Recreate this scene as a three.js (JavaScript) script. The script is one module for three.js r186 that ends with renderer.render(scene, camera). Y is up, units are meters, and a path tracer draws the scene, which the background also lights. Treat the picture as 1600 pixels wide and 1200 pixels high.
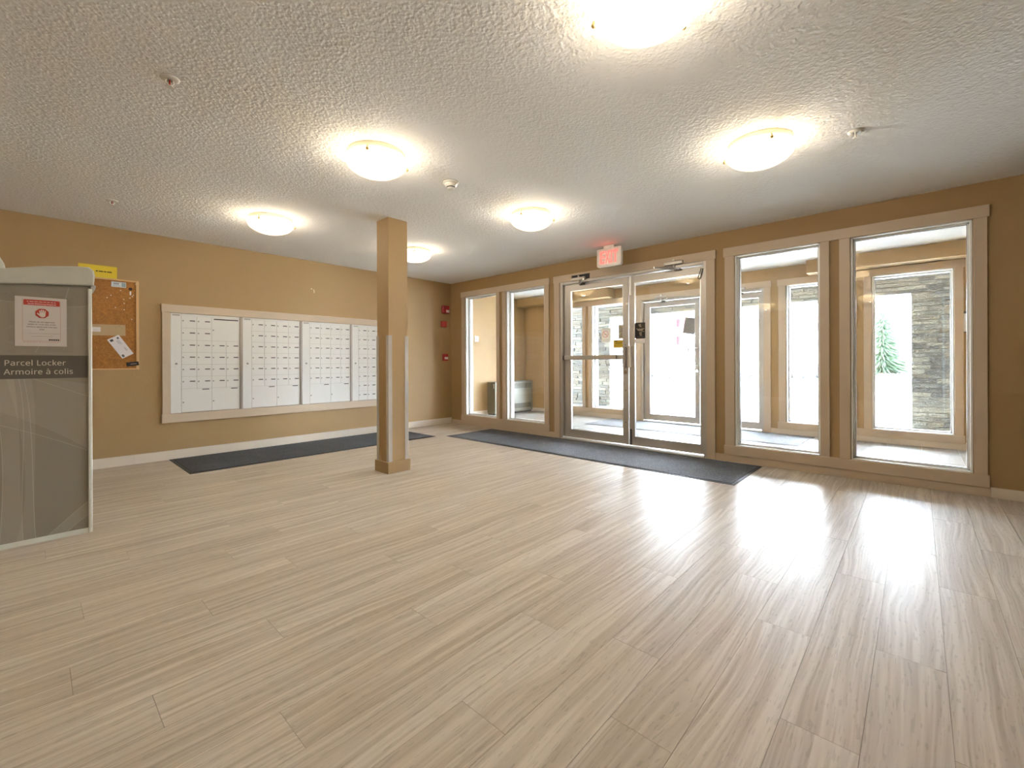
import * as THREE from 'three';
import { RoundedBoxGeometry } from 'three/addons/geometries/RoundedBoxGeometry.js';
import { mergeGeometries } from 'three/addons/utils/BufferGeometryUtils.js';
import { TextGeometry } from 'three/addons/geometries/TextGeometry.js';
import { FontLoader } from 'three/addons/loaders/FontLoader.js';
import { RectAreaLightUniformsLib } from 'three/addons/lights/RectAreaLightUniformsLib.js';

// ---------------------------------------------------------------- camera, sky, exposure
RectAreaLightUniformsLib.init();
const scene = new THREE.Scene();
const FOCAL = 691.1, EYE = 1.046, YAW = 0.7429;
const camera = new THREE.PerspectiveCamera(2 * Math.atan(600 / FOCAL) * 180 / Math.PI, 4 / 3, 0.05, 400);
camera.position.set(0, EYE, 0);
camera.lookAt(Math.cos(YAW), EYE, -Math.sin(YAW));
camera.rotateZ(-0.0034);
camera.setViewOffset(1600, 1200, 0, 32.6, 1600, 1200);          // lens shifted so that verticals stay vertical
scene.background = new THREE.Color().setRGB(0.87, 1.0, 1.13);    // even bright overcast sky
scene.backgroundIntensity = 35;
const renderer = new THREE.WebGLRenderer({ antialias: true });
renderer.toneMapping = THREE.LinearToneMapping;
renderer.toneMappingExposure = 2.5;
renderer.shadowMap.enabled = true;
const LAMP_CANDELA = 0.45, LAMP_COLOR = new THREE.Color().setRGB(1.0, 0.90, 0.76);

// ---------------------------------------------------------------- room measures (metres)
const H = 2.44;                 // ceiling height
const WX = 5.008;               // face of the window wall (plane x)
const MZ = -6.053;              // face of the mailbox wall (plane z)
const VX = 7.45;                // inner face of the outside wall of the vestibule
const VZ0 = -6.45, VZ1 = 1.10;  // ends of the vestibule
const LX = -3.6, FZ = 3.4;      // walls behind the camera
const TW = 0.15, TV = 0.2;      // wall thickness

// ---------------------------------------------------------------- helpers
let seed = 20240611;
function rnd() { seed = (seed * 1664525 + 1013904223) >>> 0; return seed / 4294967296; }
const rr = (a, b) => a + (b - a) * rnd();
const lin = (r, g, b) => new THREE.Color().setRGB(r, g, b);
const hex = (h) => new THREE.Color(h);

function hash2(x, y, s) { let h = (x * 374761393 + y * 668265263 + s * 974634777) | 0; h = Math.imul(h ^ (h >>> 13), 1274126177); h ^= h >>> 16; return (h >>> 0) / 4294967296; }
function vnoise(x, y, px, py, s) {   // value noise that tiles after px, py cells
  const x0 = Math.floor(x), y0 = Math.floor(y), fx = x - x0, fy = y - y0, ux = fx * fx * (3 - 2 * fx), uy = fy * fy * (3 - 2 * fy);
  const m = (a, n) => ((a % n) + n) % n, a = m(x0, px), b = m(x0 + 1, px), c = m(y0, py), d = m(y0 + 1, py);
  return (hash2(a, c, s) * (1 - ux) + hash2(b, c, s) * ux) * (1 - uy) + (hash2(a, d, s) * (1 - ux) + hash2(b, d, s) * ux) * uy;
}
function dataTex(w, h, fn, srgb, metresX, metresY) {   // fn(u, v) -> [r, g, b] 0..1
  const d = new Uint8Array(w * h * 4);
  for (let j = 0; j < h; j++) for (let i = 0; i < w; i++) {
    const c = fn(i / w, j / h), k = (j * w + i) * 4;
    d[k] = Math.max(0, Math.min(255, c[0] * 255)); d[k + 1] = Math.max(0, Math.min(255, c[1] * 255)); d[k + 2] = Math.max(0, Math.min(255, c[2] * 255)); d[k + 3] = 255;
  }
  const t = new THREE.DataTexture(d, w, h, THREE.RGBAFormat);
  t.wrapS = t.wrapT = THREE.RepeatWrapping; t.magFilter = THREE.LinearFilter; t.minFilter = THREE.LinearMipmapLinearFilter; t.generateMipmaps = true;
  if (srgb) t.colorSpace = THREE.SRGBColorSpace;
  if (metresX) t.repeat.set(1 / metresX, 1 / (metresY || metresX));
  t.needsUpdate = true;
  return t;
}
function canvasTex(w, h, draw) {
  const c = document.createElement('canvas'); c.width = w; c.height = h;
  draw(c.getContext('2d'), w, h);
  const t = new THREE.CanvasTexture(c); t.colorSpace = THREE.SRGBColorSpace; t.anisotropy = 8;
  return t;
}
function std(color, roughness = 0.6, extra = {}) { return new THREE.MeshStandardMaterial({ color, roughness, ...extra }); }
function phy(color, roughness = 0.6, extra = {}) { return new THREE.MeshPhysicalMaterial({ color, roughness, ...extra }); }

function metreUV(g) {   // uv in metres, projected along the main direction of each face
  const p = g.attributes.position, n = g.attributes.normal, uv = new Float32Array(p.count * 2);
  for (let i = 0; i < p.count; i++) {
    const ax = Math.abs(n.getX(i)), ay = Math.abs(n.getY(i)), az = Math.abs(n.getZ(i));
    if (ay >= ax && ay >= az) { uv[2 * i] = p.getX(i); uv[2 * i + 1] = p.getZ(i); }
    else if (ax >= az) { uv[2 * i] = p.getZ(i); uv[2 * i + 1] = p.getY(i); }
    else { uv[2 * i] = p.getX(i); uv[2 * i + 1] = p.getY(i); }
  }
  g.setAttribute('uv', new THREE.BufferAttribute(uv, 2));
  return g;
}
function bx(x0, x1, y0, y1, z0, z1, r = 0) {   // box between two corners, edges rounded by r
  const w = Math.abs(x1 - x0), h = Math.abs(y1 - y0), d = Math.abs(z1 - z0);
  const g = r > 0 ? new RoundedBoxGeometry(w, h, d, 2, Math.min(r, w / 2.01, h / 2.01, d / 2.01)) : new THREE.BoxGeometry(w, h, d);
  g.translate((x0 + x1) / 2, (y0 + y1) / 2, (z0 + z1) / 2);
  return g;
}
function cyl(r0, r1, a, b, seg = 20, open = false) {   // cylinder from point a (radius r0) to point b (radius r1)
  const A = new THREE.Vector3(...a), B = new THREE.Vector3(...b), L = A.distanceTo(B);
  const g = new THREE.CylinderGeometry(r1, r0, L, seg, 1, open);
  g.applyQuaternion(new THREE.Quaternion().setFromUnitVectors(new THREE.Vector3(0, 1, 0), B.clone().sub(A).normalize()));
  g.translate((A.x + B.x) / 2, (A.y + B.y) / 2, (A.z + B.z) / 2);
  return g;
}
function tube(points, r, seg = 24, rad = 10) { return new THREE.TubeGeometry(new THREE.CatmullRomCurve3(points.map((p) => new THREE.Vector3(...p)), false, 'catmullrom', 0.15), seg, r, rad, false); }
function lathe(profile, seg = 40) { return new THREE.LatheGeometry(profile.map(([x, y]) => new THREE.Vector2(x, y)), seg); }
function extr(pts, depth, bevel = 0, holes = []) {
  const s = new THREE.Shape(pts.map(([x, y]) => new THREE.Vector2(x, y)));
  for (const h of holes) s.holes.push(new THREE.Path(h.map(([x, y]) => new THREE.Vector2(x, y))));
  return new THREE.ExtrudeGeometry(s, { depth, bevelEnabled: bevel > 0, bevelSize: bevel, bevelThickness: bevel, bevelSegments: 2, curveSegments: 12 });
}
function join(list) {
  const gs = list.map((g) => { const n = g.index ? g.toNonIndexed() : g; for (const k of Object.keys(n.attributes)) if (!['position', 'normal', 'uv'].includes(k)) n.deleteAttribute(k); return n; });
  return gs.length === 1 ? gs[0] : mergeGeometries(gs);
}
const taken = {};
function numbered(name) { taken[name] = (taken[name] ?? -1) + 1; return taken[name] ? name + '_' + String(taken[name]).padStart(3, '0') : name; }
function shade(o) { o.castShadow = o.receiveShadow = true; return o; }
function thing(name, label, category, base = [0, 0, 0], extra = {}) {   // a Group at the thing's base whose children are its parts
  const o = new THREE.Group(); o.name = numbered(name); o.position.set(...base);
  o.userData = { label, category, ...extra }; scene.add(o);
  return o;
}
const struct = (name, label, category, base) => { const o = thing(name, label, category, base, { kind: 'structure' }); return o; };
function part(parent, name, material, ...geos) {   // geometries are given in scene coordinates and moved into the parent's own
  let g = join(geos);
  if (!material.userData.print) g = metreUV(g);
  let p = parent, off = new THREE.Vector3();
  while (p && p !== scene) { off.add(p.position); p = p.parent; }
  g.translate(-off.x, -off.y, -off.z);
  const m = shade(new THREE.Mesh(g, material)); m.name = name; parent.add(m);
  return m;
}
function one(name, label, category, material, geos, extra = {}) {   // a thing that is a single mesh
  let g = join(geos); if (!material.userData.print) g = metreUV(g);
  g.computeBoundingBox(); const b = g.boundingBox, c = [(b.min.x + b.max.x) / 2, b.min.y, (b.min.z + b.max.z) / 2];
  g.translate(-c[0], -c[1], -c[2]);
  const m = shade(new THREE.Mesh(g, material)); m.name = numbered(name); m.position.set(...c); m.userData = { label, category, ...extra }; scene.add(m);
  return m;
}
// a flat printed sheet: w by h, facing +z or -x, with its print on the front face
function sheetZ(x0, x1, y0, y1, z, t = 0.0006) {
  const g = new THREE.BoxGeometry(x1 - x0, y1 - y0, t); g.translate((x0 + x1) / 2, (y0 + y1) / 2, z + t / 2); return g;
}
function printMat(tex, roughness = 0.5, extra = {}) { const m = std(0xffffff, roughness, { map: tex, ...extra }); m.userData.print = true; return m; }

// ---------------------------------------------------------------- textures and materials
// vinyl wood: long streaks and fine pores along u
const WOOD_M = [3.66, 1.4];
function woodField(u, v) {
  const warp = (vnoise(u * 7, v * 9, 7, 9, 1) - 0.5) * 0.035 + (vnoise(u * 16, v * 14, 16, 14, 2) - 0.5) * 0.012;
  const w = v + warp;
  const broad = vnoise(u * 3, w * 22, 3, 22, 3), mid = vnoise(u * 6, w * 84, 6, 84, 4), fine = vnoise(u * 14, w * 250, 14, 250, 5), pores = vnoise(u * 90, w * 420, 90, 420, 6);
  return { broad, mid, fine, pores };
}
const woodMap = dataTex(2048, 1024, (u, v) => {
  const f = woodField(u, v), t = 0.24 * f.broad + 0.42 * f.mid + 0.34 * f.fine, k = Math.min(1, Math.max(0, (t - 0.25) / 0.5));
  const p = f.pores > 0.8 ? 0.93 : 1;
  return [(0.69 + 0.125 * k) * p, (0.638 + 0.138 * k) * p, (0.572 + 0.148 * k) * p];
}, true, ...WOOD_M);
const woodBump = dataTex(2048, 1024, (u, v) => { const f = woodField(u, v), b = 0.35 * f.mid + 0.4 * f.fine + 0.25 * f.pores; return [b, b, b]; }, false, ...WOOD_M);
const popcorn = dataTex(1024, 1024, (u, v) => {
  const a = vnoise(u * 120, v * 120, 120, 120, 11), b = vnoise(u * 64, v * 64, 64, 64, 12), c = vnoise(u * 230, v * 230, 230, 230, 13);
  const h = Math.pow(Math.max(0, 0.5 * a + 0.4 * b + 0.2 * c - 0.3) / 0.8, 1.1); return [h, h, h];
}, false, 1.3);
const plaster = dataTex(512, 512, (u, v) => { const h = 0.6 * vnoise(u * 128, v * 128, 128, 128, 21) + 0.4 * vnoise(u * 60, v * 60, 60, 60, 22); return [h, h, h]; }, false, 0.9);
const pile = dataTex(512, 512, (u, v) => {
  const a = vnoise(u * 200, v * 200, 200, 200, 31), b = vnoise(u * 9, v * 9, 9, 9, 32), k = 0.30 + 0.34 * a + 0.05 * b; return [k, k * 1.0, k * 1.02];
}, true, 0.8);
const pileBump = dataTex(512, 512, (u, v) => { const a = vnoise(u * 170, v * 170, 170, 170, 33); return [a, a, a]; }, false, 0.8);
const corkMap = dataTex(512, 512, (u, v) => {
  const a = vnoise(u * 110, v * 110, 110, 110, 41), b = vnoise(u * 36, v * 36, 36, 36, 42), k = 0.78 + 0.22 * a + 0.12 * (b - 0.5); return [0.70 * k, 0.475 * k, 0.225 * k];
}, true, 0.5);
const tileMap = dataTex(1024, 512, (u, v) => {
  const w = v + (vnoise(u * 5, v * 6, 5, 6, 51) - 0.5) * 0.03, a = vnoise(u * 4, w * 40, 4, 40, 52), b = vnoise(u * 12, w * 130, 12, 130, 53), k = 0.50 + 0.10 * a + 0.08 * b;
  return [k, k * 0.975, k * 0.94];
}, true, 2.4, 1.2);
const stoneBump = dataTex(256, 256, (u, v) => { const h = 0.5 * vnoise(u * 18, v * 30, 18, 30, 61) + 0.35 * vnoise(u * 50, v * 60, 50, 60, 62) + 0.15 * vnoise(u * 120, v * 120, 120, 120, 63); return [h, h, h]; }, false, 0.6);
const groundMap = dataTex(512, 512, (u, v) => { const k = 0.78 + 0.10 * vnoise(u * 90, v * 90, 90, 90, 71) + 0.08 * vnoise(u * 12, v * 12, 12, 12, 72); return [k, k, k * 0.99]; }, true, 3);

const M = {
  wood: phy(0xffffff, 0.37, { map: woodMap, bumpMap: woodBump, bumpScale: 0.0006, specularIntensity: 0.28 }),
  underlay: std(lin(0.22, 0.17, 0.12), 0.9),
  ceiling: std(lin(0.92, 0.925, 0.92), 0.95, { bumpMap: popcorn, bumpScale: 0.0034 }),
  wall: std(lin(0.36, 0.235, 0.10), 0.62, { bumpMap: plaster, bumpScale: 0.0006 }),
  trim: std(lin(0.56, 0.45, 0.33), 0.45),
  base: std(lin(0.68, 0.60, 0.50), 0.5),
  vinyl: std(lin(0.82, 0.82, 0.80), 0.35),
  gasket: std(lin(0.03, 0.03, 0.035), 0.6),
  glass: phy(lin(1, 1, 1), 0.0, { transmission: 1, thickness: 0, ior: 1.5, specularIntensity: 1 }),
  alu: std(lin(0.50, 0.47, 0.43), 0.42, { metalness: 0.55 }),
  aluBright: std(lin(0.72, 0.70, 0.67), 0.3, { metalness: 0.8 }),
  chrome: std(lin(0.78, 0.76, 0.72), 0.14, { metalness: 1 }),
  steelDark: std(lin(0.10, 0.09, 0.08), 0.4, { metalness: 0.6 }),
  black: std(lin(0.02, 0.02, 0.022), 0.5),
  mailWhite: std(lin(0.74, 0.735, 0.70), 0.42),
  mailGrey: std(lin(0.42, 0.41, 0.39), 0.5),
  channel: std(lin(0.42, 0.38, 0.34), 0.35, { metalness: 0.7 }),
  tag: std(lin(0.06, 0.05, 0.045), 0.5),
  lock: std(lin(0.32, 0.31, 0.30), 0.3, { metalness: 0.9 }),
  rubber: std(lin(0.025, 0.025, 0.027), 0.55),
  pile: std(lin(0.32, 0.33, 0.35), 0.95, { map: pile, bumpMap: pileBump, bumpScale: 0.004 }),
  pileDoor: std(lin(0.52, 0.53, 0.56), 0.95, { map: pile, bumpMap: pileBump, bumpScale: 0.004 }),
  pileGrey: std(lin(0.85, 0.86, 0.9), 0.95, { map: pile, bumpMap: pileBump, bumpScale: 0.004 }),
  lockerGrey: std(lin(0.52, 0.51, 0.44), 0.42),
  lockerPost: std(lin(0.74, 0.75, 0.68), 0.35),
  cork: std(0xffffff, 0.9, { map: corkMap }),
  pine: std(lin(0.62, 0.38, 0.17), 0.5),
  red: std(lin(0.33, 0.012, 0.015), 0.3),
  redFlat: std(lin(0.42, 0.03, 0.025), 0.5),
  whitePlastic: std(lin(0.80, 0.78, 0.72), 0.35),
  brass: std(lin(0.55, 0.42, 0.22), 0.3, { metalness: 0.9 }),
  heater: std(lin(0.27, 0.27, 0.22), 0.45),
  heaterDark: std(lin(0.05, 0.05, 0.045), 0.6),
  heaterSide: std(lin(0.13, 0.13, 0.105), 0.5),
  grout: std(lin(0.70, 0.68, 0.64), 0.9),
  tile: std(0xffffff, 0.34, { map: tileMap }),
  paper: std(lin(0.82, 0.80, 0.78), 0.7),
  ground: std(0xffffff, 0.9, { map: groundMap }),
  acrylic: phy(lin(0.95, 0.92, 0.86), 0.06, { transmission: 0.62, thickness: 0, ior: 1.5 }),
};
M.bowl = phy(lin(1.0, 0.90, 0.70), 0.95, { transmission: 0.16, thickness: 0, emissive: lin(1.0, 0.80, 0.50), emissiveIntensity: 0.34 });
M.bulb = std(lin(1, 0.95, 0.85), 0.5, { emissive: lin(1.0, 0.85, 0.62), emissiveIntensity: 6 });
M.exitRed = std(lin(0.6, 0.03, 0.03), 0.4, { emissive: lin(1.0, 0.10, 0.08), emissiveIntensity: 1.1 });
const woodTones = [lin(1, 1, 1), lin(0.965, 0.96, 0.955), lin(1.02, 1.015, 1.01), lin(0.99, 0.98, 0.965)].map((c) => { const m = M.wood.clone(); m.color.copy(c); return m; });
const tileTones = [lin(0.92, 0.92, 0.92), lin(1, 1, 1), lin(0.84, 0.84, 0.86)].map((c) => { const m = M.tile.clone(); m.color.copy(c); return m; });
const stoneTones = [[0.062, 0.066, 0.062], [0.085, 0.088, 0.078], [0.045, 0.048, 0.048], [0.11, 0.108, 0.09], [0.075, 0.072, 0.06]].map((c) => std(lin(...c), 0.9, { bumpMap: stoneBump, bumpScale: 0.012 }));

// ---------------------------------------------------------------- floor of the lobby: vinyl planks, each its own piece
{
  const floor = struct('floor', 'pale greige wood-look vinyl plank floor of the lobby', 'floor');
  part(floor, 'subfloor', M.underlay, bx(LX, WX + TW, -0.16, -0.0045, MZ - TW, FZ + 0.1));
  const PW = 0.1855, PL = 1.22, gap = 0.0006, X0 = -1.2, Z1 = MZ + PW * 39;
  for (let r = 0; r < 39; r++) {
    const z0 = MZ + r * PW, shift = ((r * 0.382) % 1) * PL + rr(-0.12, 0.12);
    for (let x = X0 - shift; x < WX; x += PL) {
      const a = Math.max(x, X0), b = Math.min(x + PL, WX);
      if (b - a < 0.03) continue;
      const g = bx(a + gap, b - gap, -0.0045, 0, z0 + gap, z0 + PW - gap);
      metreUV(g);
      const du = rr(0, 3.6), dv = rr(0, 1.4), uv = g.attributes.uv;
      for (let i = 0; i < uv.count; i++) uv.setXY(i, uv.getX(i) + du, uv.getY(i) + dv);
      const m = shade(new THREE.Mesh(g, woodTones[Math.floor(rnd() * 4)])); m.name = 'plank'; floor.add(m);
    }
  }
  // out of the picture the same flooring goes on behind the camera
  part(floor, 'flooring_sheet', M.wood, bx(LX, X0, -0.0045, 0, MZ, FZ), bx(X0, WX, -0.0045, 0, Z1, FZ));
}
// ---------------------------------------------------------------- ceiling, walls
{
  const c = struct('ceiling', 'white stippled popcorn ceiling of the lobby', 'ceiling');
  part(c, 'ceiling_slab', M.ceiling, bx(LX - 0.1, WX + TW, H, H + 0.12, MZ - TW, FZ + 0.1));
  const v = struct('ceiling', 'white ceiling over the glazed vestibule', 'ceiling');
  part(v, 'ceiling_slab', M.ceiling, bx(WX + TW, VX + TV, H, H + 0.12, VZ0 - 0.1, VZ1 + 0.1));
}
{
  const w = struct('wall_back', 'tan painted wall with the mailboxes and cork board', 'wall');
  part(w, 'wall_face', M.wall, bx(LX - 0.1, WX + TW, 0, H, MZ - TW, MZ));
  // old filler patch and nicks in the paint
  const nick = std(lin(0.78, 0.66, 0.46), 0.8);
  part(w, 'paint_nick', nick,
    extr([[2.566, 2.064], [2.578, 2.068], [2.590, 2.062], [2.586, 2.055], [2.574, 2.056]], 0.0006).translate(0, 0, MZ),
    extr([[2.602, 2.060], [2.612, 2.056], [2.620, 2.034], [2.618, 2.012], [2.610, 2.010], [2.611, 2.032]], 0.0006).translate(0, 0, MZ));
  const l = struct('wall_left', 'tan painted side wall of the lobby beside the lockers', 'wall');
  part(l, 'wall_face', M.wall, bx(LX - 0.15, LX, 0, H, MZ, FZ));
  const f = struct('wall_front', 'tan painted wall facing the mailboxes', 'wall');
  part(f, 'wall_face', M.wall, bx(LX - 0.1, WX + TW, 0, H, FZ, FZ + 0.15));
}
const HEAD = 2.167, SILL = 0.165;
const L1 = [-5.66, -4.925], L2 = [-4.705, -3.955], R1 = [-1.415, -0.675], R2 = [-0.445, 0.315], DOOR = [-3.69, -1.70];
function openWall(x, t, z0, z1, y1, material) {   // wall in a plane of constant x, with openings for the windows and the doors
  const rect = ([a, b], y0, yy) => [[a, y0], [a, yy], [b, yy], [b, y0]];
  const outline = [[z0, 0], [DOOR[0], 0], [DOOR[0], HEAD], [DOOR[1], HEAD], [DOOR[1], 0], [z1, 0], [z1, y1], [z0, y1]];
  const g = extr(outline, t, 0, [L1, L2, R1, R2].map((p) => rect(p, SILL, HEAD)));
  g.rotateY(-Math.PI / 2); g.translate(x + t, 0, 0);   // (z, y, depth) -> x = -depth
  return g;
}
{
  const w = struct('wall_right', 'tan painted wall between lobby and vestibule with windows and doors', 'wall');
  part(w, 'wall_face', M.wall, openWall(WX, TW, VZ0, FZ + 0.1, H, M.wall));
  const e = struct('wall_outer', 'tan painted outside wall of the vestibule with windows and doors', 'wall');
  part(e, 'wall_face', M.wall, openWall(VX, TV, VZ0 - 0.1, VZ1 + 0.1, H + 0.7, M.wall));
  const a = struct('wall_vestibule_end', 'tan end wall of the vestibule behind the wall heater', 'wall');
  part(a, 'wall_face', M.wall, bx(WX + TW, VX, 0, H, VZ0 - 0.15, VZ0));
  const b = struct('wall_vestibule_end', 'tan end wall of the vestibule beside the wall notice', 'wall');
  part(b, 'wall_face', M.wall, bx(WX + TW, VX, 0, H, VZ1, VZ1 + 0.15));
  const s = struct('soffit', 'boxed tan soffit over the vestibule window by the heater', 'soffit');
  part(s, 'soffit_box', M.wall, bx(7.19, VX, 2.262, H, VZ0, -4.19, 0.006));
  const s2 = struct('soffit', 'boxed tan soffit over the vestibule window by the wall notice', 'soffit');
  part(s2, 'soffit_box', M.wall, bx(7.19, VX, 2.262, H, -1.13, VZ1, 0.006));
}
// ---------------------------------------------------------------- windows (two tall panes each)
function pairWindow(n, x, t, panes, outer, label) {
  const g = struct('window_' + n, label, 'window', [x, SILL, (outer[0] + outer[1]) / 2]);
  const c = 0.02;
  part(g, 'head_casing', M.trim, bx(x - c - 0.006, x, HEAD - 0.004, 2.256, outer[0] - 0.012, outer[1] + 0.012, 0.003));
  part(g, 'sill_apron', M.trim, bx(x - c - 0.004, x, 0.073, SILL + 0.004, outer[0] - 0.01, outer[1] + 0.01, 0.003));
  panes.forEach(([a, b], i) => {
    const l0 = i ? a - 0.085 : outer[0], r1 = i ? outer[1] : b + 0.072;
    part(g, 'side_casing', M.trim, bx(x - c, x, SILL, HEAD, l0, a - 0.004, 0.003));
    part(g, 'side_casing', M.trim, bx(x - c, x, SILL, HEAD, b + 0.004, r1, 0.003));
    // lining and frame of white vinyl, a bead on either side of the pane
    const y0 = SILL, y1 = HEAD, d = 0.012, ring = (u, v, x0, x1, e) => [bx(x0, x1, y0 + u, y1 - u, a + u, a + v), bx(x0, x1, y0 + u, y1 - u, b - v, b - u), bx(x0, x1, y0 + u, y0 + v, a + u, b - u), bx(x0, x1, y1 - v, y1 - u, a + u, b - u)];
    const fr = part(g, 'frame', M.vinyl, ...ring(0, d, x - 0.004, x + t), ...ring(d, 0.026, x + t * 0.36, x + t * 0.86));
    part(fr, 'gasket', M.gasket, ...ring(0.026, 0.0285, x + t * 0.40, x + t * 0.46));
    part(g, 'pane', M.glass, bx(x + t * 0.42, x + t * 0.42 + 0.006, y0 + 0.026, y1 - 0.026, a + 0.026, b - 0.026));
  });
  return g;
}
pairWindow(1, WX, TW, [L1, L2], [-5.755, -3.872], 'twin tall lobby window looking onto the wall heater');
pairWindow(2, WX, TW, [R1, R2], [-1.513, 0.395], 'twin tall lobby window between the double doors and the tan wall end');
pairWindow(3, VX, TV, [L1, L2], [-5.755, -3.872], 'twin outside window of the vestibule with a paper notice on the pane');
pairWindow(4, VX, TV, [R1, R2], [-1.513, 0.395], 'twin outside window of the vestibule looking onto the spruce');

// ---------------------------------------------------------------- double doors
function doorFrame(x, label, notch) {
  const g = struct('trim_' + (notch ? 1 : 2), label, 'door frame', [x, 0, -2.695]);
  const c = 0.022;
  const y0 = HEAD - 0.004, y1 = 2.258;
  if (notch) {   // casing cut out around the closer of one leaf
    part(g, 'head_casing', M.trim, bx(x - c, x, y0, y1, -3.787, -3.475, 0.002), bx(x - c, x, 2.232, y1, -3.475, -3.185, 0), bx(x - c, x, y0, y1, -3.185, -1.603, 0.002));
    part(g, 'cutout', M.black, bx(x - 0.003, x + 0.001, y0, 2.234, -3.476, -3.184));
  } else part(g, 'head_casing', M.trim, bx(x - c, x, y0, y1, -3.787, -1.603, 0.002));
  part(g, 'side_casing', M.trim, bx(x - c + 0.002, x, 0, HEAD, -3.777, -3.682, 0.003));
  part(g, 'side_casing', M.trim, bx(x - c + 0.002, x, 0, HEAD, -1.704, -1.613, 0.003));
  part(g, 'jamb', M.alu, bx(x - 0.004, x + 0.115, 0, HEAD, -3.69, -3.64, 0.002), bx(x + 0.085, x + 0.115, 0, HEAD - 0.05, -3.64, -3.622));
  part(g, 'jamb', M.alu, bx(x - 0.004, x + 0.115, 0, HEAD, -1.738, -1.70, 0.002), bx(x + 0.085, x + 0.115, 0, HEAD - 0.05, -1.75, -1.738));
  part(g, 'head_rail', M.alu, bx(x - 0.004, x + 0.115, 2.128, HEAD, -3.64, -1.738, 0.002), bx(x - 0.010, x - 0.004, 2.138, 2.150, -3.64, -1.738));
  part(g, 'threshold', M.aluBright, bx(x - 0.05, x + 0.13, 0.001, 0.016, -3.64, -1.738, 0.004));
  return g;
}
doorFrame(WX, 'beige casing and aluminium frame around the lobby double doors', true);
doorFrame(VX, 'beige casing and aluminium frame around the outside double doors', false);
function leaf(n, x, z0, z1, g0, g1, label) {
  const g = struct('door_' + n, label, 'door', [x, 0.02, (z0 + z1) / 2]);
  const xa = x + 0.036, xb = x + 0.082, yb = 0.024, yt = 2.122, gb = 0.128, gt = 2.034;
  part(g, 'hinge_stile', M.alu, bx(xa, xb, yb, yt, z0, g0, 0.003));
  part(g, 'lock_stile', M.alu, bx(xa, xb, yb, yt, g1, z1, 0.003));
  part(g, 'top_rail', M.alu, bx(xa, xb, gt, yt, g0, g1, 0.002));
  part(g, 'bottom_rail', M.alu, bx(xa, xb, yb, gb, g0, g1, 0.002));
  part(g, 'pane', M.glass, bx(xa + 0.02, xa + 0.026, gb, gt, g0, g1));
  part(g, 'glazing_bead', M.aluBright, bx(xa + 0.002, xa + 0.02, gb, gb + 0.008, g0, g1), bx(xa + 0.002, xa + 0.02, gt - 0.008, gt, g0, g1), bx(xa + 0.002, xa + 0.02, gb, gt, g0, g0 + 0.008), bx(xa + 0.002, xa + 0.02, gb, gt, g1 - 0.008, g1));
  return g;
}
function closer(parent, x, zc, y, dir) {   // overhead closer body, pinion and folded arm
  const b = part(parent, 'closer_body', M.alu, bx(x - 0.045, x + 0.02, y, y + 0.042, zc - 0.11, zc + 0.11, 0.01));
  part(b, 'closer_pinion', M.chrome, cyl(0.016, 0.016, [x - 0.02, y + 0.042, zc], [x - 0.02, y + 0.066, zc]), cyl(0.012, 0.012, [x - 0.02, y - 0.03, zc], [x - 0.02, y, zc]));
  const e = [x - 0.16, y - 0.028, zc - dir * 0.17];
  part(b, 'closer_arm', M.chrome, tube([[x - 0.02, y - 0.025, zc], e], 0.009, 4, 8), tube([e, [x + 0.02, y - 0.05, zc + dir * 0.02]], 0.008, 4, 8), cyl(0.014, 0.014, [e[0], e[1] - 0.012, e[2]], [e[0], e[1] + 0.012, e[2]]));
  part(b, 'arm_shoe', M.steelDark, bx(x + 0.005, x + 0.036, y - 0.062, y - 0.04, zc + dir * 0.0 - 0.01, zc + dir * 0.0 + 0.07, 0.003));
}
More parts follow.
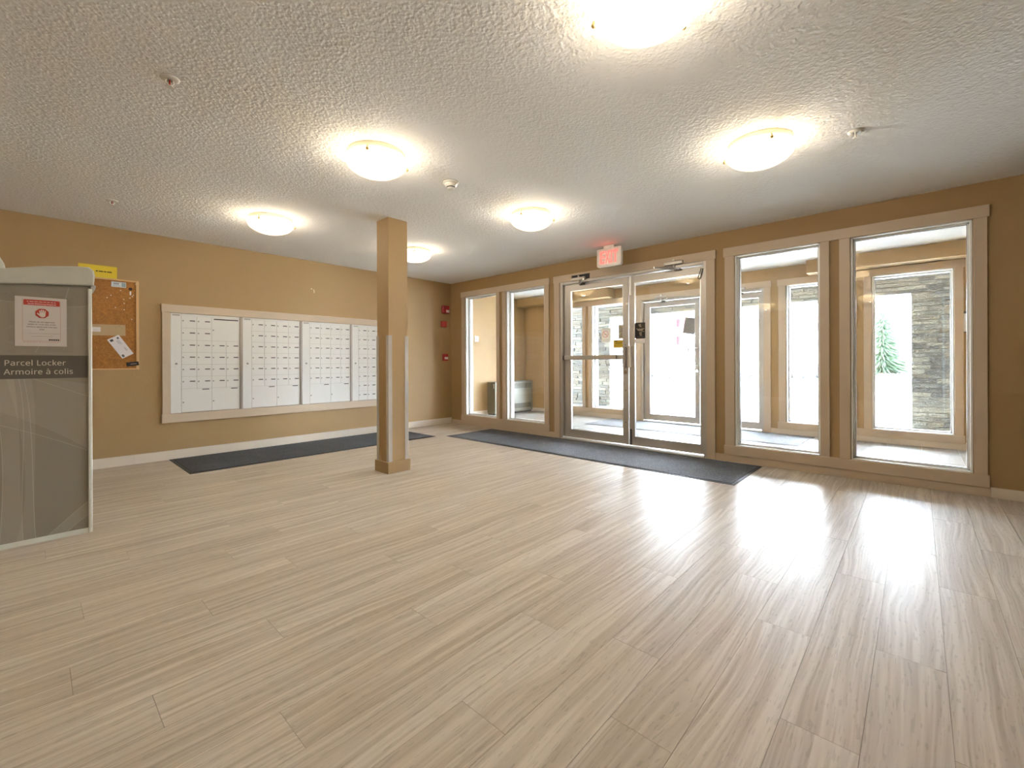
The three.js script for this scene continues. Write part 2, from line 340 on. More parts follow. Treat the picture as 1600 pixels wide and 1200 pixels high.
{
  // lobby leaf with the push bar
  const a = leaf(1, WX, -3.636, -2.661, -3.532, -2.733, 'glazed aluminium lobby door leaf with a long push bar');
  const xf = WX + 0.036;
  const bar = part(a, 'push_bar', M.alu, bx(xf - 0.062, xf - 0.012, 1.088, 1.146, -3.60, -2.80, 0.006));
  part(bar, 'bar_end_cap', M.steelDark, bx(xf - 0.06, xf, 1.086, 1.148, -3.632, -3.602, 0.006));
  part(bar, 'bar_joint', M.steelDark, bx(xf - 0.0625, xf - 0.012, 1.088, 1.146, -2.802, -2.794));
  part(bar, 'bar_head', M.alu, bx(xf - 0.056, xf, 1.090, 1.144, -2.794, -2.70, 0.006));
  part(a, 'latch_case', M.alu, bx(xf - 0.045, xf, 0.99, 1.252, -2.722, -2.685, 0.010));
  part(a, 'lock_cylinder', M.chrome, cyl(0.022, 0.022, [xf - 0.012, 0.93, -2.698], [xf, 0.93, -2.698]), cyl(0.014, 0.014, [xf - 0.016, 0.93, -2.698], [xf - 0.012, 0.93, -2.698]));
  for (const y of [1.268, 0.70, 0.30]) part(a, 'screw', M.steelDark, cyl(0.007, 0.007, [xf - 0.003, y, -2.698], [xf, y, -2.698], 10));
  part(a, 'top_knob', M.whitePlastic, cyl(0.015, 0.013, [xf - 0.002, 1.78, -2.672], [xf - 0.022, 1.78, -2.672]));
  closer(a, WX, -3.36, 2.155, -1);
  // lobby leaf without a push bar
  const b = leaf(2, WX, -2.651, -1.742, -2.583, -1.780, 'glazed aluminium lobby door leaf with flush bolts and an edge pull');
  part(b, 'edge_pull', M.aluBright, bx(xf - 0.014, xf, 0.985, 1.258, -2.668, -2.612, 0.003));
  part(b, 'pull_lip', M.vinyl, bx(xf - 0.03, xf - 0.013, 0.99, 1.252, -2.634, -2.622, 0.003));
  part(b, 'flush_bolt', M.aluBright, bx(xf - 0.010, xf, 1.885, 2.12, -2.642, -2.618, 0.003));
  part(b, 'flush_bolt', M.steelDark, bx(xf - 0.010, xf, 0.03, 0.225, -2.642, -2.615, 0.003), cyl(0.006, 0.006, [xf - 0.018, 0.19, -2.63], [xf, 0.19, -2.63], 10));
  part(b, 'safety_stay', M.steelDark, tube([[xf - 0.02, 2.09, -1.765], [xf - 0.03, 1.98, -1.80], [xf - 0.012, 1.975, -1.782], [xf - 0.01, 2.09, -1.752]], 0.005, 20, 8));
  closer(b, WX, -2.06, 2.163, 1);
  // outside leaves
  const xo = VX + 0.036;
  const c = leaf(3, VX, -3.636, -2.661, -3.532, -2.733, 'glazed outside door leaf with a looped pull handle and taped paper');
  part(c, 'pull_handle', M.chrome, tube([[xo - 0.004, 1.285, -2.685], [xo - 0.06, 1.285, -2.69], [xo - 0.065, 1.285, -2.80], [xo - 0.065, 1.26, -2.825], [xo - 0.065, 1.03, -2.825], [xo - 0.065, 1.0, -2.80], [xo - 0.06, 1.0, -2.69], [xo - 0.004, 1.0, -2.685]], 0.011, 60, 10));
  part(c, 'lock_cylinder', M.chrome, cyl(0.026, 0.026, [xo - 0.014, 0.905, -2.70], [xo, 0.905, -2.70]));
  closer(c, VX, -3.30, 2.163, -1);
  const d = leaf(4, VX, -2.651, -1.742, -2.583, -1.780, 'glazed outside door leaf beside the window onto the spruce');
  part(d, 'flush_bolt', M.aluBright, bx(xo - 0.010, xo, 1.885, 2.12, -2.642, -2.618, 0.003));
  closer(d, VX, -2.06, 2.163, 1);
}
// ---------------------------------------------------------------- baseboards
{
  const b = struct('baseboard_back', 'pale baseboard along the mailbox wall', 'baseboard');
  part(b, 'board', M.base, bx(LX, 0.735, 0, 0.100, MZ, MZ + 0.013, 0.002));
  part(b, 'board', M.base, bx(0.735, WX, 0, 0.100, MZ, MZ + 0.014, 0.002));
  const r = struct('baseboard_right', 'beige baseboard below the lobby windows', 'baseboard');
  part(r, 'board', M.trim, bx(WX - 0.014, WX, 0, 0.072, MZ, -3.777, 0.002));
  part(r, 'board', M.trim, bx(WX - 0.014, WX, 0, 0.072, -1.613, 0.41, 0.002));
  part(r, 'board', M.base, bx(WX - 0.014, WX, 0, 0.078, 0.41, FZ, 0.002));
  const l = struct('baseboard_left', 'pale baseboard of the lobby side wall', 'baseboard');
  part(l, 'board', M.base, bx(LX, LX + 0.013, 0, 0.1, MZ, FZ, 0.002));
  const f = struct('baseboard_front', 'pale baseboard of the wall facing the mailboxes', 'baseboard');
  part(f, 'board', M.base, bx(LX, WX, 0, 0.1, FZ - 0.013, FZ, 0.002));
  const v = struct('baseboard_vestibule', 'cream baseboard around the vestibule', 'baseboard');
  part(v, 'board', M.base, bx(WX + TW, VX, 0, 0.095, VZ0, VZ0 + 0.014, 0.002));
  part(v, 'board', M.base, bx(VX - 0.014, VX, 0, 0.072, VZ0, -3.777, 0.002));
  part(v, 'board', M.base, bx(VX - 0.014, VX, 0, 0.072, -1.613, 0.41, 0.002));
  part(v, 'board', M.base, bx(VX - 0.014, VX, 0, 0.09, 0.41, VZ1, 0.002));
}
// ---------------------------------------------------------------- floor of the vestibule: grey tiles
{
  const f = struct('floor', 'grey tiled floor of the vestibule', 'floor');
  part(f, 'mortar_bed', M.grout, bx(WX + TW, VX + TV, -0.16, -0.0035, VZ0 - 0.1, VZ1 + 0.1));
  const tz = 0.316, tx = 0.62;
  for (let i = 0, z = 0.345 - tz * 22; z < VZ1; z += tz, i++) for (let x = WX - 0.2 + (i % 2) * 0.31 - tx; x < VX; x += tx) {
    const a = Math.max(x, WX + 0.02), b = Math.min(x + tx, VX), c = Math.max(z, VZ0), d = Math.min(z + tz, VZ1);
    if (b - a < 0.03 || d - c < 0.03) continue;
    const g = metreUV(bx(a + 0.003, b - 0.003, -0.0035, 0.0, c + 0.003, d - 0.003)), uv = g.attributes.uv, du = rr(0, 2.4), dv = rr(0, 1.2);
    for (let k = 0; k < uv.count; k++) uv.setXY(k, uv.getX(k) + du, uv.getY(k) + dv);
    const m = shade(new THREE.Mesh(g, tileTones[Math.floor(rnd() * 3)])); m.name = 'tile'; f.add(m);
  }
}
// ---------------------------------------------------------------- post with corner guards
{
  const p = struct('column', 'square tan post with clear corner guards in mid lobby', 'post', [2.405, 0, -3.80]);
  const x0 = 2.298, x1 = 2.512, z0 = -3.905, z1 = -3.700;
  part(p, 'shaft', M.wall, bx(x0, x1, 0, H, z0, z1, 0.004));
  part(p, 'base_board', M.wall, bx(x0 - 0.018, x1 + 0.018, 0, 0.108, z0 - 0.018, z1 + 0.018, 0.003));
  const q = 0.038, t = 0.002, o = 0.002;
  for (const [sx, sz] of [[0, 0], [0, 1], [1, 0], [1, 1]]) {
    const cx = sx ? x1 + o : x0 - o, cz = sz ? z1 + o : z0 - o, ix = sx ? -1 : 1, iz = sz ? -1 : 1;
    part(p, 'corner_guard', M.acrylic, bx(cx, cx + ix * q, 0.109, 1.315, cz - iz * t, cz, 0), bx(cx - ix * t, cx, 0.109, 1.315, cz - iz * t, cz + iz * q, 0));
  }
}
// ---------------------------------------------------------------- mailboxes in the wall
{
  const MF = thing('mailbox_surround', 'beige timber frame around the four mailbox panels', 'frame', [2.45, 0.405, MZ + 0.002]);
  const x0 = 0.966, x1 = 3.94, yb = 0.405, yt = 1.704, f = 0.072;
  part(MF, 'head_board', M.trim, bx(x0 - 0.006, x1 + 0.006, 1.615, yt, MZ + 0.002, MZ + 0.026, 0.003));
  part(MF, 'sill_board', M.trim, bx(x0 - 0.006, x1 + 0.006, yb, 0.502, MZ + 0.002, MZ + 0.026, 0.003));
  part(MF, 'side_board', M.trim, bx(x0, x0 + f, 0.502, 1.615, MZ + 0.002, MZ + 0.022, 0.003));
  part(MF, 'side_board', M.trim, bx(x1 - f, x1, 0.502, 1.615, MZ + 0.002, MZ + 0.022, 0.003));
  const labels = ['white mailbox panel with a wide letter slot, beside the cork board', 'white mailbox panel next to the one with the wide letter slot', 'white six-row mailbox panel next to the eight-row panel', 'white mailbox panel with eight rows of small doors behind the post'];
  for (let k = 0; k < 4; k++) {
    const a = 1.040 + k * 0.7055, b = a + 0.685, z = MZ + 0.002;
    const g = thing('mailbox_unit', labels[k], 'mailbox', [(a + b) / 2, 0.504, MZ], { group: 'mailbox panels in the wall' });
    part(g, 'backing_plate', M.mailGrey, bx(a, b, 0.504, 1.613, z, z + 0.004));
    const st = part(g, 'stile', M.mailWhite, bx(a, a + 0.094, 0.504, 1.613, z + 0.003, z + 0.012, 0.002));
    part(st, 'name_plate', M.mailGrey, bx(a + 0.014, a + 0.084, 1.583, 1.602, z + 0.012, z + 0.0135));
    part(st, 'master_lock', M.lock, cyl(0.011, 0.011, [a + 0.05, 1.052, z + 0.012], [a + 0.05, 1.052, z + 0.02]));
    for (const dy of [0.035, -0.035]) part(st, 'rivet', M.lock, cyl(0.003, 0.003, [a + 0.036, 1.052 + dy, z + 0.011], [a + 0.036, 1.052 + dy, z + 0.014], 8));
    part(g, 'channel', M.channel, bx(b - 0.012, b + 0.0195, 0.504, 1.613, z, z + 0.016, 0.003));
    const c0 = a + 0.097, cw = (b - 0.012 - c0) / 4, top = 1.588, rows = k === 3 ? 8 : 6, rh = k === 3 ? (1.588 - 0.508) / 8 : 0.1362;
    part(g, 'top_rail', M.mailWhite, bx(c0, b - 0.012, top, 1.613, z + 0.003, z + 0.008));
    const door = (x0, x1, y0, y1, kind) => {
      const zf = z + 0.0085, d = part(g, 'door', M.mailWhite, bx(x0 + 0.0012, x1 - 0.0012, y0 + 0.0012, y1 - 0.0012, z + 0.003, zf, 0.001));
      const ly = kind === 'small' ? (y0 + y1) / 2 + 0.012 : kind === 'slot' ? y0 + 0.125 : (y0 + y1) / 2 - 0.02, lx = x0 + 0.016;
      part(d, 'lock', M.lock, cyl(0.0075, 0.0075, [lx, ly, zf], [lx, ly, zf + 0.006], 12));
      if (kind === 'small') part(d, 'number_tag', M.tag, bx(x1 - 0.066, x1 - 0.016, ly - 0.003, ly + 0.008, zf - 0.0005, zf + 0.0012));
      else if (kind === 'slot') part(d, 'letter_slot', M.black, bx(x0 + 0.022, x1 - 0.016, y1 - 0.026, y1 - 0.014, zf - 0.0005, zf + 0.0012));
      else part(d, 'number_tag', M.black, bx(x1 - 0.094, x1 - 0.026, y1 - 0.016, y1 - 0.007, zf - 0.0005, zf + 0.0012));
    };
    for (let r = 0; r < rows; r++) for (let c = 0; c < 4; c++) {
      if (k === 0 && r < 2 && c > 1) { if (r === 0 && c === 2) door(c0 + 2 * cw, c0 + 4 * cw, top - 2 * rh, top, 'slot'); continue; }
      door(c0 + c * cw, c0 + (c + 1) * cw, top - (r + 1) * rh, top - r * rh, 'small');
    }
    if (k < 3) for (let c = 0; c < 2; c++) door(c0 + 2 * c * cw, c0 + 2 * (c + 1) * cw, 0.508, top - 6 * rh, 'large');
  }
}
// ---------------------------------------------------------------- cork board and what is pinned to it
{
  const x0 = 0.13, x1 = 0.773, y0 = 0.991, y1 = 1.919, z = MZ + 0.002, zf = z + 0.011;
  const c = thing('cork_board', 'cork notice board in a pine frame behind the parcel locker', 'notice board', [(x0 + x1) / 2, y0, z]);
  part(c, 'cork_panel', M.cork, bx(x0 + 0.01, x1 - 0.01, y0 + 0.008, y1 - 0.008, z, zf));
  part(c, 'frame_side', M.pine, bx(x1 - 0.024, x1, y0, y1, z, z + 0.02, 0.003));
  part(c, 'frame_side', M.pine, bx(x0, x0 + 0.024, y0, y1, z, z + 0.02, 0.003));
  part(c, 'frame_rail', M.pine, bx(x0, x1, y1 - 0.016, y1, z, z + 0.019, 0.003));
  part(c, 'frame_rail', M.pine, bx(x0, x1, y0, y0 + 0.014, z, z + 0.019, 0.003));
  one('yellow_sign', 'yellow printed strip stuck above the cork board', 'sign', printMat(canvasTex(512, 216, (g, w, h) => {
    g.fillStyle = '#d9bd2a'; g.fillRect(0, 0, w, h); g.fillStyle = '#4a3c0a';
    let x = 225; for (const n of [30, 60, 30, 66]) { g.fillRect(x, 96, n, 20); x += n + 10; }
  }), 0.45), [sheetZ(0.318, 0.603, 1.922, 2.042, MZ + 0.001, 0.002)]);
  // papers
  one('card', 'small pale blue card under the top rail of the cork board', 'card', printMat(canvasTex(256, 96, (g, w, h) => {
    g.fillStyle = '#cfd8dc'; g.fillRect(0, 0, w, h); g.fillStyle = '#8fa3b5'; g.fillRect(176, 10, 70, 76); g.fillStyle = '#6d7684'; for (let i = 0; i < 4; i++) g.fillRect(40 + i * 24, 18, 15, 34); g.fillStyle = '#a9b8c6'; g.fillRect(30, 66, 130, 18);
  })), [sheetZ(0.558, 0.672, 1.838, 1.892, zf, 0.001)]);
  one('brown_envelope', 'brown paper envelope with a white label pinned to the cork board', 'envelope', printMat(canvasTex(512, 160, (g, w, h) => {
    g.fillStyle = '#b39a72'; g.fillRect(0, 0, w, h); g.fillStyle = '#d8d2cc'; g.fillRect(60, 42, 150, 66); g.fillStyle = '#8b7a5a'; g.fillRect(420, 20, 26, 8); g.fillRect(390, 34, 18, 6);
  })), [(() => { const g = sheetZ(-0.16, 0.16, -0.056, 0.056, 0, 0.0015); g.rotateZ(0.02); g.translate(0.506, 1.395, zf); return g; })()]);
  one('white_envelope', 'white stamped envelope hanging askew on the cork board', 'envelope', printMat(canvasTex(512, 240, (g, w, h) => {
    g.fillStyle = '#d9d4d6'; g.fillRect(0, 0, w, h); g.fillStyle = '#33383c'; g.fillRect(30, 150, 50, 60); g.fillStyle = '#8a8f9c'; for (let i = 0; i < 4; i++) g.fillRect(100, 60 + i * 16, 120 - i * 12, 6);
    g.fillStyle = '#5b5f68'; g.fillRect(36, 34, 44, 40); g.fillRect(430, 170, 60, 44); g.fillStyle = '#b9b6bd'; g.fillRect(300, 50, 90, 30);
  })), [(() => { const g = sheetZ(-0.112, 0.112, -0.052, 0.052, 0, 0.0015); g.rotateZ(-1.02); g.translate(0.627, 1.228, zf + 0.001); return g; })()]);
  const t = thing('bulldog_clip', 'black label clip at the bottom corner of the cork board', 'clip', [0.722, 1.04, zf]);
  part(t, 'clip_body', M.black, (() => { const g = new RoundedBoxGeometry(0.098, 0.040, 0.012, 2, 0.004); g.rotateZ(0.13); g.translate(0.722, 1.052, zf + 0.0065); return g; })());
  part(t, 'clip_label', std(lin(0.25, 0.22, 0.20), 0.5), (() => { const g = new THREE.BoxGeometry(0.05, 0.012, 0.0015); g.rotateZ(0.13); g.translate(0.728, 1.052, zf + 0.013); return g; })());
  const d = thing('push_pin', 'large black push pin at the edge of the cork board', 'push pin', [0.705, 1.82, zf]);
  part(d, 'pin_head', std(lin(0.035, 0.012, 0.012), 0.3), cyl(0.011, 0.015, [0.705, 1.825, zf + 0.012], [0.703, 1.827, zf + 0.03]), cyl(0.007, 0.007, [0.705, 1.825, zf + 0.004], [0.705, 1.825, zf + 0.012]));
  part(d, 'pin_tab', M.paper, bx(0.700, 0.712, 1.768, 1.806, zf, zf + 0.002));
  const spots = [[0.628, 1.806], [0.728, 1.768], [0.720, 1.752], [0.554, 1.748], [0.525, 1.722], [0.652, 1.716], [0.656, 1.676], [0.588, 1.628], [0.656, 1.610], [0.716, 1.516], [0.748, 1.885], [0.700, 1.735]];
  spots.forEach(([x, y]) => {
    const p = thing('push_pin', 'tiny pale push pin stuck in the bare cork board', 'push pin', [x, y, zf], { group: 'pale push pins in the cork board' });
    part(p, 'pin_head', std(lin(0.7, 0.6, 0.42), 0.35), cyl(0.004, 0.0055, [x, y, zf + 0.003], [x, y, zf + 0.009], 10));
    part(p, 'pin_shaft', M.chrome, cyl(0.001, 0.001, [x, y, zf], [x, y, zf + 0.004], 6));
  });
}
// ---------------------------------------------------------------- fire alarm devices by the corner
{
  const z = MZ + 0.001;
  const a = thing('fire_alarm_horn', 'red fire alarm horn with a clear strobe high on the wall corner', 'fire alarm', [4.866, 1.905, z]);
  part(a, 'housing', M.red, bx(4.79, 4.942, 1.908, 2.046, z, z + 0.045, 0.014));
  for (let i = 0; i < 4; i++) part(a, 'sound_slot', M.black, bx(4.815, 4.872, 1.99 + i * 0.011, 1.995 + i * 0.011, z + 0.0445, z + 0.0458));
  part(a, 'strobe', phy(lin(0.85, 0.80, 0.78), 0.1, { clearcoat: 1 }), bx(4.865, 4.925, 1.925, 1.970, z + 0.04, z + 0.062, 0.008));
  const b = thing('alarm_plate', 'plain red plate on the wall below the alarm horn', 'wall plate', [4.838, 1.673, z]);
  part(b, 'plate', M.redFlat, bx(4.778, 4.897, 1.674, 1.776, z, z + 0.022, 0.004));
  part(b, 'plate_seam', M.red, bx(4.800, 4.804, 1.676, 1.774, z + 0.0205, z + 0.0225));
  const c = thing('fire_alarm_pull', 'red fire alarm pull station with a white handle', 'fire alarm', [4.864, 1.088, z]);
  part(c, 'housing', M.red, bx(4.811, 4.916, 1.090, 1.209, z, z + 0.035, 0.006));
  part(c, 'pull_handle', M.whitePlastic, bx(4.835, 4.902, 1.118, 1.156, z + 0.03, z + 0.047, 0.004));
}
// ---------------------------------------------------------------- floor mats
function mat(name, label, x0, x1, z0, z1, pileMat) {
  const g = thing(name, label, 'mat', [(x0 + x1) / 2, 0, (z0 + z1) / 2]);
  part(g, 'rubber_border', M.rubber, bx(x0, x1, 0, 0.004, z0, z1, 0.002));
  part(g, 'carpet_pile', pileMat, bx(x0 + 0.03, x1 - 0.03, 0.001, 0.009, z0 + 0.03, z1 - 0.03, 0.003));
}
mat('floor_mat', 'dark charcoal runner mat along the mailbox wall', 1.022, 3.925, MZ + 0.016, -5.095, M.pile);
mat('floor_mat', 'charcoal grey runner mat in front of the lobby double doors', 4.04, WX - 0.052, -4.995, -1.152, M.pileDoor);
mat('floor_mat', 'worn grey mat on the vestibule tiles', 6.42, 7.39, -4.22, -1.06, M.pileGrey);

// ---------------------------------------------------------------- parcel lockers
{
  const z = -3.812, xr = 0.258, xl = -0.52;
  const g = thing('parcel_locker', 'grey printed parcel locker with a curved cap', 'parcel locker', [-0.13, 0, z - 0.22]);
  part(g, 'cabinet', M.lockerGrey, bx(xl + 0.02, xr - 0.02, 0.0, 1.53, z - 0.42, z - 0.012, 0.004));
  const face = new THREE.BoxGeometry(0.752, 1.51, 0.006); face.translate((xl + xr) / 2 - 0.001, 0.03 + 0.755, z - 0.006);
  const FX = (xl + xr) / 2 - 0.001 - 0.376, px = (x) => (x - FX) / 0.752 * 1024, py = (y) => (1 - (y - 0.03) / 1.51) * 2048;
  part(g, 'printed_face', printMat(canvasTex(1024, 2048, (c, w, h) => {
    c.fillStyle = '#8f8879'; c.fillRect(0, 0, w, h);
    // sweeping translucent ribbons
    const ribbon = (pts, col) => { c.fillStyle = col; c.beginPath(); c.moveTo(pts[0], pts[1]); c.bezierCurveTo(...pts.slice(2, 8)); c.lineTo(pts[8], pts[9]); c.bezierCurveTo(...pts.slice(10, 16)); c.closePath(); c.fill(); };
    const P = (x, y) => [px(x), py(y)];
    ribbon([...P(-0.5, 1.3), ...P(-0.2, 1.5), ...P(0.1, 1.35), ...P(0.26, 1.42), ...P(0.26, 1.0), ...P(0.1, 1.2), ...P(-0.2, 1.1), ...P(-0.5, 0.9)], 'rgba(190,182,165,0.20)');
    ribbon([...P(-0.5, 0.95), ...P(-0.1, 0.8), ...P(0.1, 0.66), ...P(0.26, 0.50), ...P(0.26, 0.92), ...P(0.1, 0.96), ...P(-0.1, 1.0), ...P(-0.5, 1.1)], 'rgba(200,194,178,0.16)');
    ribbon([...P(-0.12, 0.02), ...P(-0.10, 0.4), ...P(-0.10, 0.7), ...P(-0.16, 1.0), ...P(-0.07, 1.0), ...P(-0.03, 0.7), ...P(-0.05, 0.4), ...P(-0.03, 0.02)], 'rgba(205,198,182,0.22)');
    ribbon([...P(-0.06, 0.02), ...P(0.02, 0.35), ...P(-0.04, 0.7), ...P(-0.10, 1.0), ...P(0.0, 1.0), ...P(0.04, 0.7), ...P(0.0, 0.3), ...P(0.02, 0.02)], 'rgba(205,198,182,0.16)');
    ribbon([...P(0.06, 0.02), ...P(0.14, 0.10), ...P(0.2, 0.16), ...P(0.26, 0.21), ...P(0.26, 0.12), ...P(0.22, 0.10), ...P(0.18, 0.06), ...P(0.14, 0.02)], 'rgba(205,198,182,0.20)');
    c.lineWidth = 3; c.strokeStyle = 'rgba(225,220,205,0.38)';
    for (const l of [[-0.12, 0.03, -0.10, 0.4, -0.10, 0.7, -0.16, 0.99], [-0.03, 0.02, -0.05, 0.4, 0.0, 0.7, -0.05, 0.99], [0.02, 0.02, 0.0, 0.3, 0.02, 0.7, -0.03, 0.99], [-0.5, 0.85, -0.1, 0.72, 0.1, 0.60, 0.26, 0.50], [0.06, 0.02, 0.14, 0.10, 0.2, 0.16, 0.26, 0.21], [0.14, 0.02, 0.18, 0.06, 0.22, 0.10, 0.26, 0.12], [0.0, 0.97, 0.08, 0.93, 0.18, 0.88, 0.26, 0.84], [-0.5, 1.3, -0.2, 1.5, 0.1, 1.35, 0.26, 1.42], [0.02, 1.12, 0.1, 1.3, 0.14, 1.4, 0.16, 1.52]]) { c.beginPath(); c.moveTo(...P(l[0], l[1])); c.bezierCurveTo(...P(l[2], l[3]), ...P(l[4], l[5]), ...P(l[6], l[7])); c.stroke(); }
    // band with the name
    c.fillStyle = '#5f5850'; c.fillRect(0, py(1.101), w, py(0.965) - py(1.101));
    c.fillStyle = '#cfc7b6'; c.textBaseline = 'alphabetic';
    const fit = (t, x0, x1, y, cap) => { const size = cap / 0.72 / 1.51 * 2048; c.save(); c.font = '500 ' + size.toFixed(0) + 'px sans-serif'; const k = (px(x1) - px(x0)) / c.measureText(t).width; c.translate(px(x0), py(y)); c.scale(k, 1); c.fillText(t, 0, 0); c.restore(); };
    fit('Parcel Locker', -0.103, 0.146, 1.042, 0.031);
    fit('Armoire à colis', -0.103, 0.178, 0.990, 0.031);
  }), 0.4), face);
  part(g, 'corner_post', M.lockerPost, bx(0.243, 0.262, 0.0, 1.52, z - 0.02, z + 0.008, 0.006));
  part(g, 'corner_post', M.lockerPost, bx(xl - 0.002, xl + 0.018, 0.0, 1.48, z - 0.02, z + 0.008, 0.006));
  part(g, 'base_rail', M.lockerPost, bx(xl, 0.243, 0.0, 0.030, z - 0.02, z + 0.004, 0.003));
  const cap = extr([[-0.54, 1.395], [-0.30, 1.475], [-0.115, 1.512], [0.02, 1.528], [0.243, 1.544], [0.262, 1.546], [0.267, 1.60], [0.262, 1.628], [0.245, 1.643], [0.20, 1.641], [0.06, 1.621], [-0.115, 1.580], [-0.30, 1.535], [-0.54, 1.455]], 0.46, 0.008);
  cap.translate(0, 0, z - 0.445);
  part(g, 'curved_cap', M.lockerGrey, cap);
  part(g, 'cap_flange', M.lockerGrey, extr([[0.262, 1.548], [0.279, 1.540], [0.276, 1.520], [0.268, 1.500], [0.258, 1.488], [0.258, 1.53]], 0.44, 0.001).translate(0, 0, z - 0.44));
  // notice in a plastic sleeve
  const n = thing('notice', 'red and white stop-hand notice taped to the parcel locker', 'notice', [0.045, 1.155, z]);
  const paper = sheetZ(-0.060, 0.150, 1.155, 1.443, z - 0.002, 0.0012);
  part(n, 'printed_sheet', printMat(canvasTex(768, 1054, (c, w, h) => {
    c.fillStyle = '#d6cfc9'; c.fillRect(0, 0, w, h);
    c.strokeStyle = '#c0574c'; c.lineWidth = 4; c.strokeRect(108, 60, 560, 880);
    c.fillStyle = '#b8362b'; c.beginPath(); c.moveTo(120, 176); c.lineTo(120, 84); c.quadraticCurveTo(120, 62, 146, 62); c.lineTo(632, 62); c.quadraticCurveTo(660, 62, 660, 84); c.lineTo(660, 176); c.closePath(); c.fill();
    c.fillStyle = '#e7c9c2'; for (let i = 0, x = 170; x < 590; i++) { const ww = 24 + (i * 37) % 42; c.fillRect(x, 92, ww, 14); x += ww + 12; }
    c.fillStyle = '#efdcd6'; c.font = 'bold 36px sans-serif'; c.textAlign = 'center'; c.fillText('Social Distancing Required', 392, 156, 420);
    // octagon with an open hand
    c.fillStyle = '#b8362b'; c.beginPath(); for (let i = 0; i < 8; i++) { const a = Math.PI / 8 + i * Math.PI / 4; c.lineTo(392 + 108 * Math.cos(a), 345 + 108 * Math.sin(a)); } c.closePath(); c.fill();
    c.fillStyle = '#e2d8d1'; c.strokeStyle = '#e2d8d1'; c.lineCap = 'round';
    c.beginPath(); c.ellipse(400, 378, 46, 50, 0, 0, Math.PI * 2); c.fill();
    c.lineWidth = 19; for (const [a, b, e, f] of [[366, 370, 360, 290], [390, 360, 387, 272], [413, 360, 414, 276], [434, 370, 440, 296]]) { c.beginPath(); c.moveTo(a, b); c.lineTo(e, f); c.stroke(); }
    c.lineWidth = 22; c.beginPath(); c.moveTo(372, 404); c.lineTo(326, 348); c.stroke();
    c.fillStyle = '#4a4542'; c.font = 'bold 34px sans-serif';
    c.fillText('Please do not approach', 392, 545, 400); c.fillText("within 6' / 2 m, two of the", 392, 598, 440); c.fillText('delivery Agent and mail box', 392, 651, 470); c.fillText('area.', 392, 702);
    c.fillStyle = '#8d8680'; c.fillRect(190, 778, 470, 5); c.fillRect(230, 838, 330, 5);
    c.fillStyle = '#35302e'; for (let i = 0, x = 492; i < 5; i++) { c.fillRect(x, 898, 28, 30); x += 33; }
    c.fillStyle = '#c9968d'; for (let i = 0; i < 12; i++) c.fillRect(120 + i * 45, 962, 30, 10);
  }), 0.55), paper);
  const sl = []; // sleeve: a slightly crumpled clear sheet over the paper
  { const s = new THREE.PlaneGeometry(0.262, 0.345, 26, 34); const p = s.attributes.position; for (let i = 0; i < p.count; i++) { const u = p.getX(i) * 90, v = p.getY(i) * 90; p.setZ(i, 0.0022 + 0.0022 * vnoise(u + 50, v + 50, 1000, 1000, 81) * (p.getY(i) < -0.03 ? 1.6 : 0.5)); } s.computeVertexNormals(); s.translate(0.047, 1.289, z); sl.push(s); }
  part(n, 'plastic_sleeve', phy(lin(1, 1, 1), 0.02, { transmission: 1, thickness: 0, ior: 1.45, side: THREE.DoubleSide }), ...sl);
  // a second cabinet behind it, almost wholly out of view
  const b = thing('parcel_locker', 'pale locker with a slanted top behind the printed parcel locker', 'parcel locker', [-0.45, 0, -4.6]);
  part(b, 'cabinet', M.lockerGrey, bx(-0.80, -0.135, 0, 1.66, -4.85, -4.46, 0.004));
  part(b, 'corner_post', M.lockerPost, bx(-0.138, -0.122, 0, 1.712, -4.475, -4.45, 0.004));
  part(b, 'slanted_top', M.lockerPost, extr([[-0.80, 1.66], [-0.118, 1.66], [-0.118, 1.715], [-0.150, 1.785], [-0.23, 1.82], [-0.80, 1.82]], 0.42, 0.003).translate(0, 0, -4.87));
}
// ---------------------------------------------------------------- ceiling lights
function ceilingLight(x, z, label, turn) {
  const g = thing('ceiling_light', label, 'ceiling light', [x, H, z], { group: 'round bowl ceiling lights' });
  const y = (v) => H - v;
  part(g, 'pan', M.whitePlastic, lathe([[0, -0.002], [0.186, -0.002], [0.186, -0.032], [0.18, -0.038], [0, -0.038]].map(([r, v]) => [r, v]), 40).translate(x, H, z));
  const prof = []; for (let i = 0; i <= 18; i++) { const a = i / 18, r = 0.198 * Math.sin(a * Math.PI / 2), d = 0.150 - 0.100 * (1 - Math.cos(a * Math.PI / 2)); prof.push([r, -d]); }
  prof.push([0.205, -0.048]); prof.push([0.200, -0.046]);
  part(g, 'glass_bowl', M.bowl, lathe(prof, 48).translate(x, H, z));
  for (const s of [-1, 1]) part(g, 'bulb', M.bulb, (() => { const b = new THREE.SphereGeometry(0.024, 16, 12); b.scale(1, 1, 1.4); b.rotateY(turn); b.translate(x + Math.sin(turn) * s * 0.06, y(0.072), z + Math.cos(turn) * s * 0.06); return b; })());
  for (let k = 0; k < 3; k++) {
    const a = turn + k * Math.PI * 2 / 3, c = Math.cos(a), s = Math.sin(a);
    part(g, 'clip', M.brass, tube([[x + 0.13 * c, y(0.034), z + 0.13 * s], [x + 0.19 * c, y(0.036), z + 0.19 * s], [x + 0.21 * c, y(0.05), z + 0.21 * s], [x + 0.204 * c, y(0.064), z + 0.204 * s]], 0.005, 16, 8), new THREE.SphereGeometry(0.010, 12, 8).translate(x + 0.208 * c, y(0.062), z + 0.208 * s));
  }
  const l = new THREE.PointLight(LAMP_COLOR, LAMP_CANDELA, 0, 2);
  l.name = 'bowl_light'; l.position.set(0, -0.096, 0); l.castShadow = true; l.shadow.radius = 3; l.shadow.mapSize.set(512, 512);
  g.add(l);
}
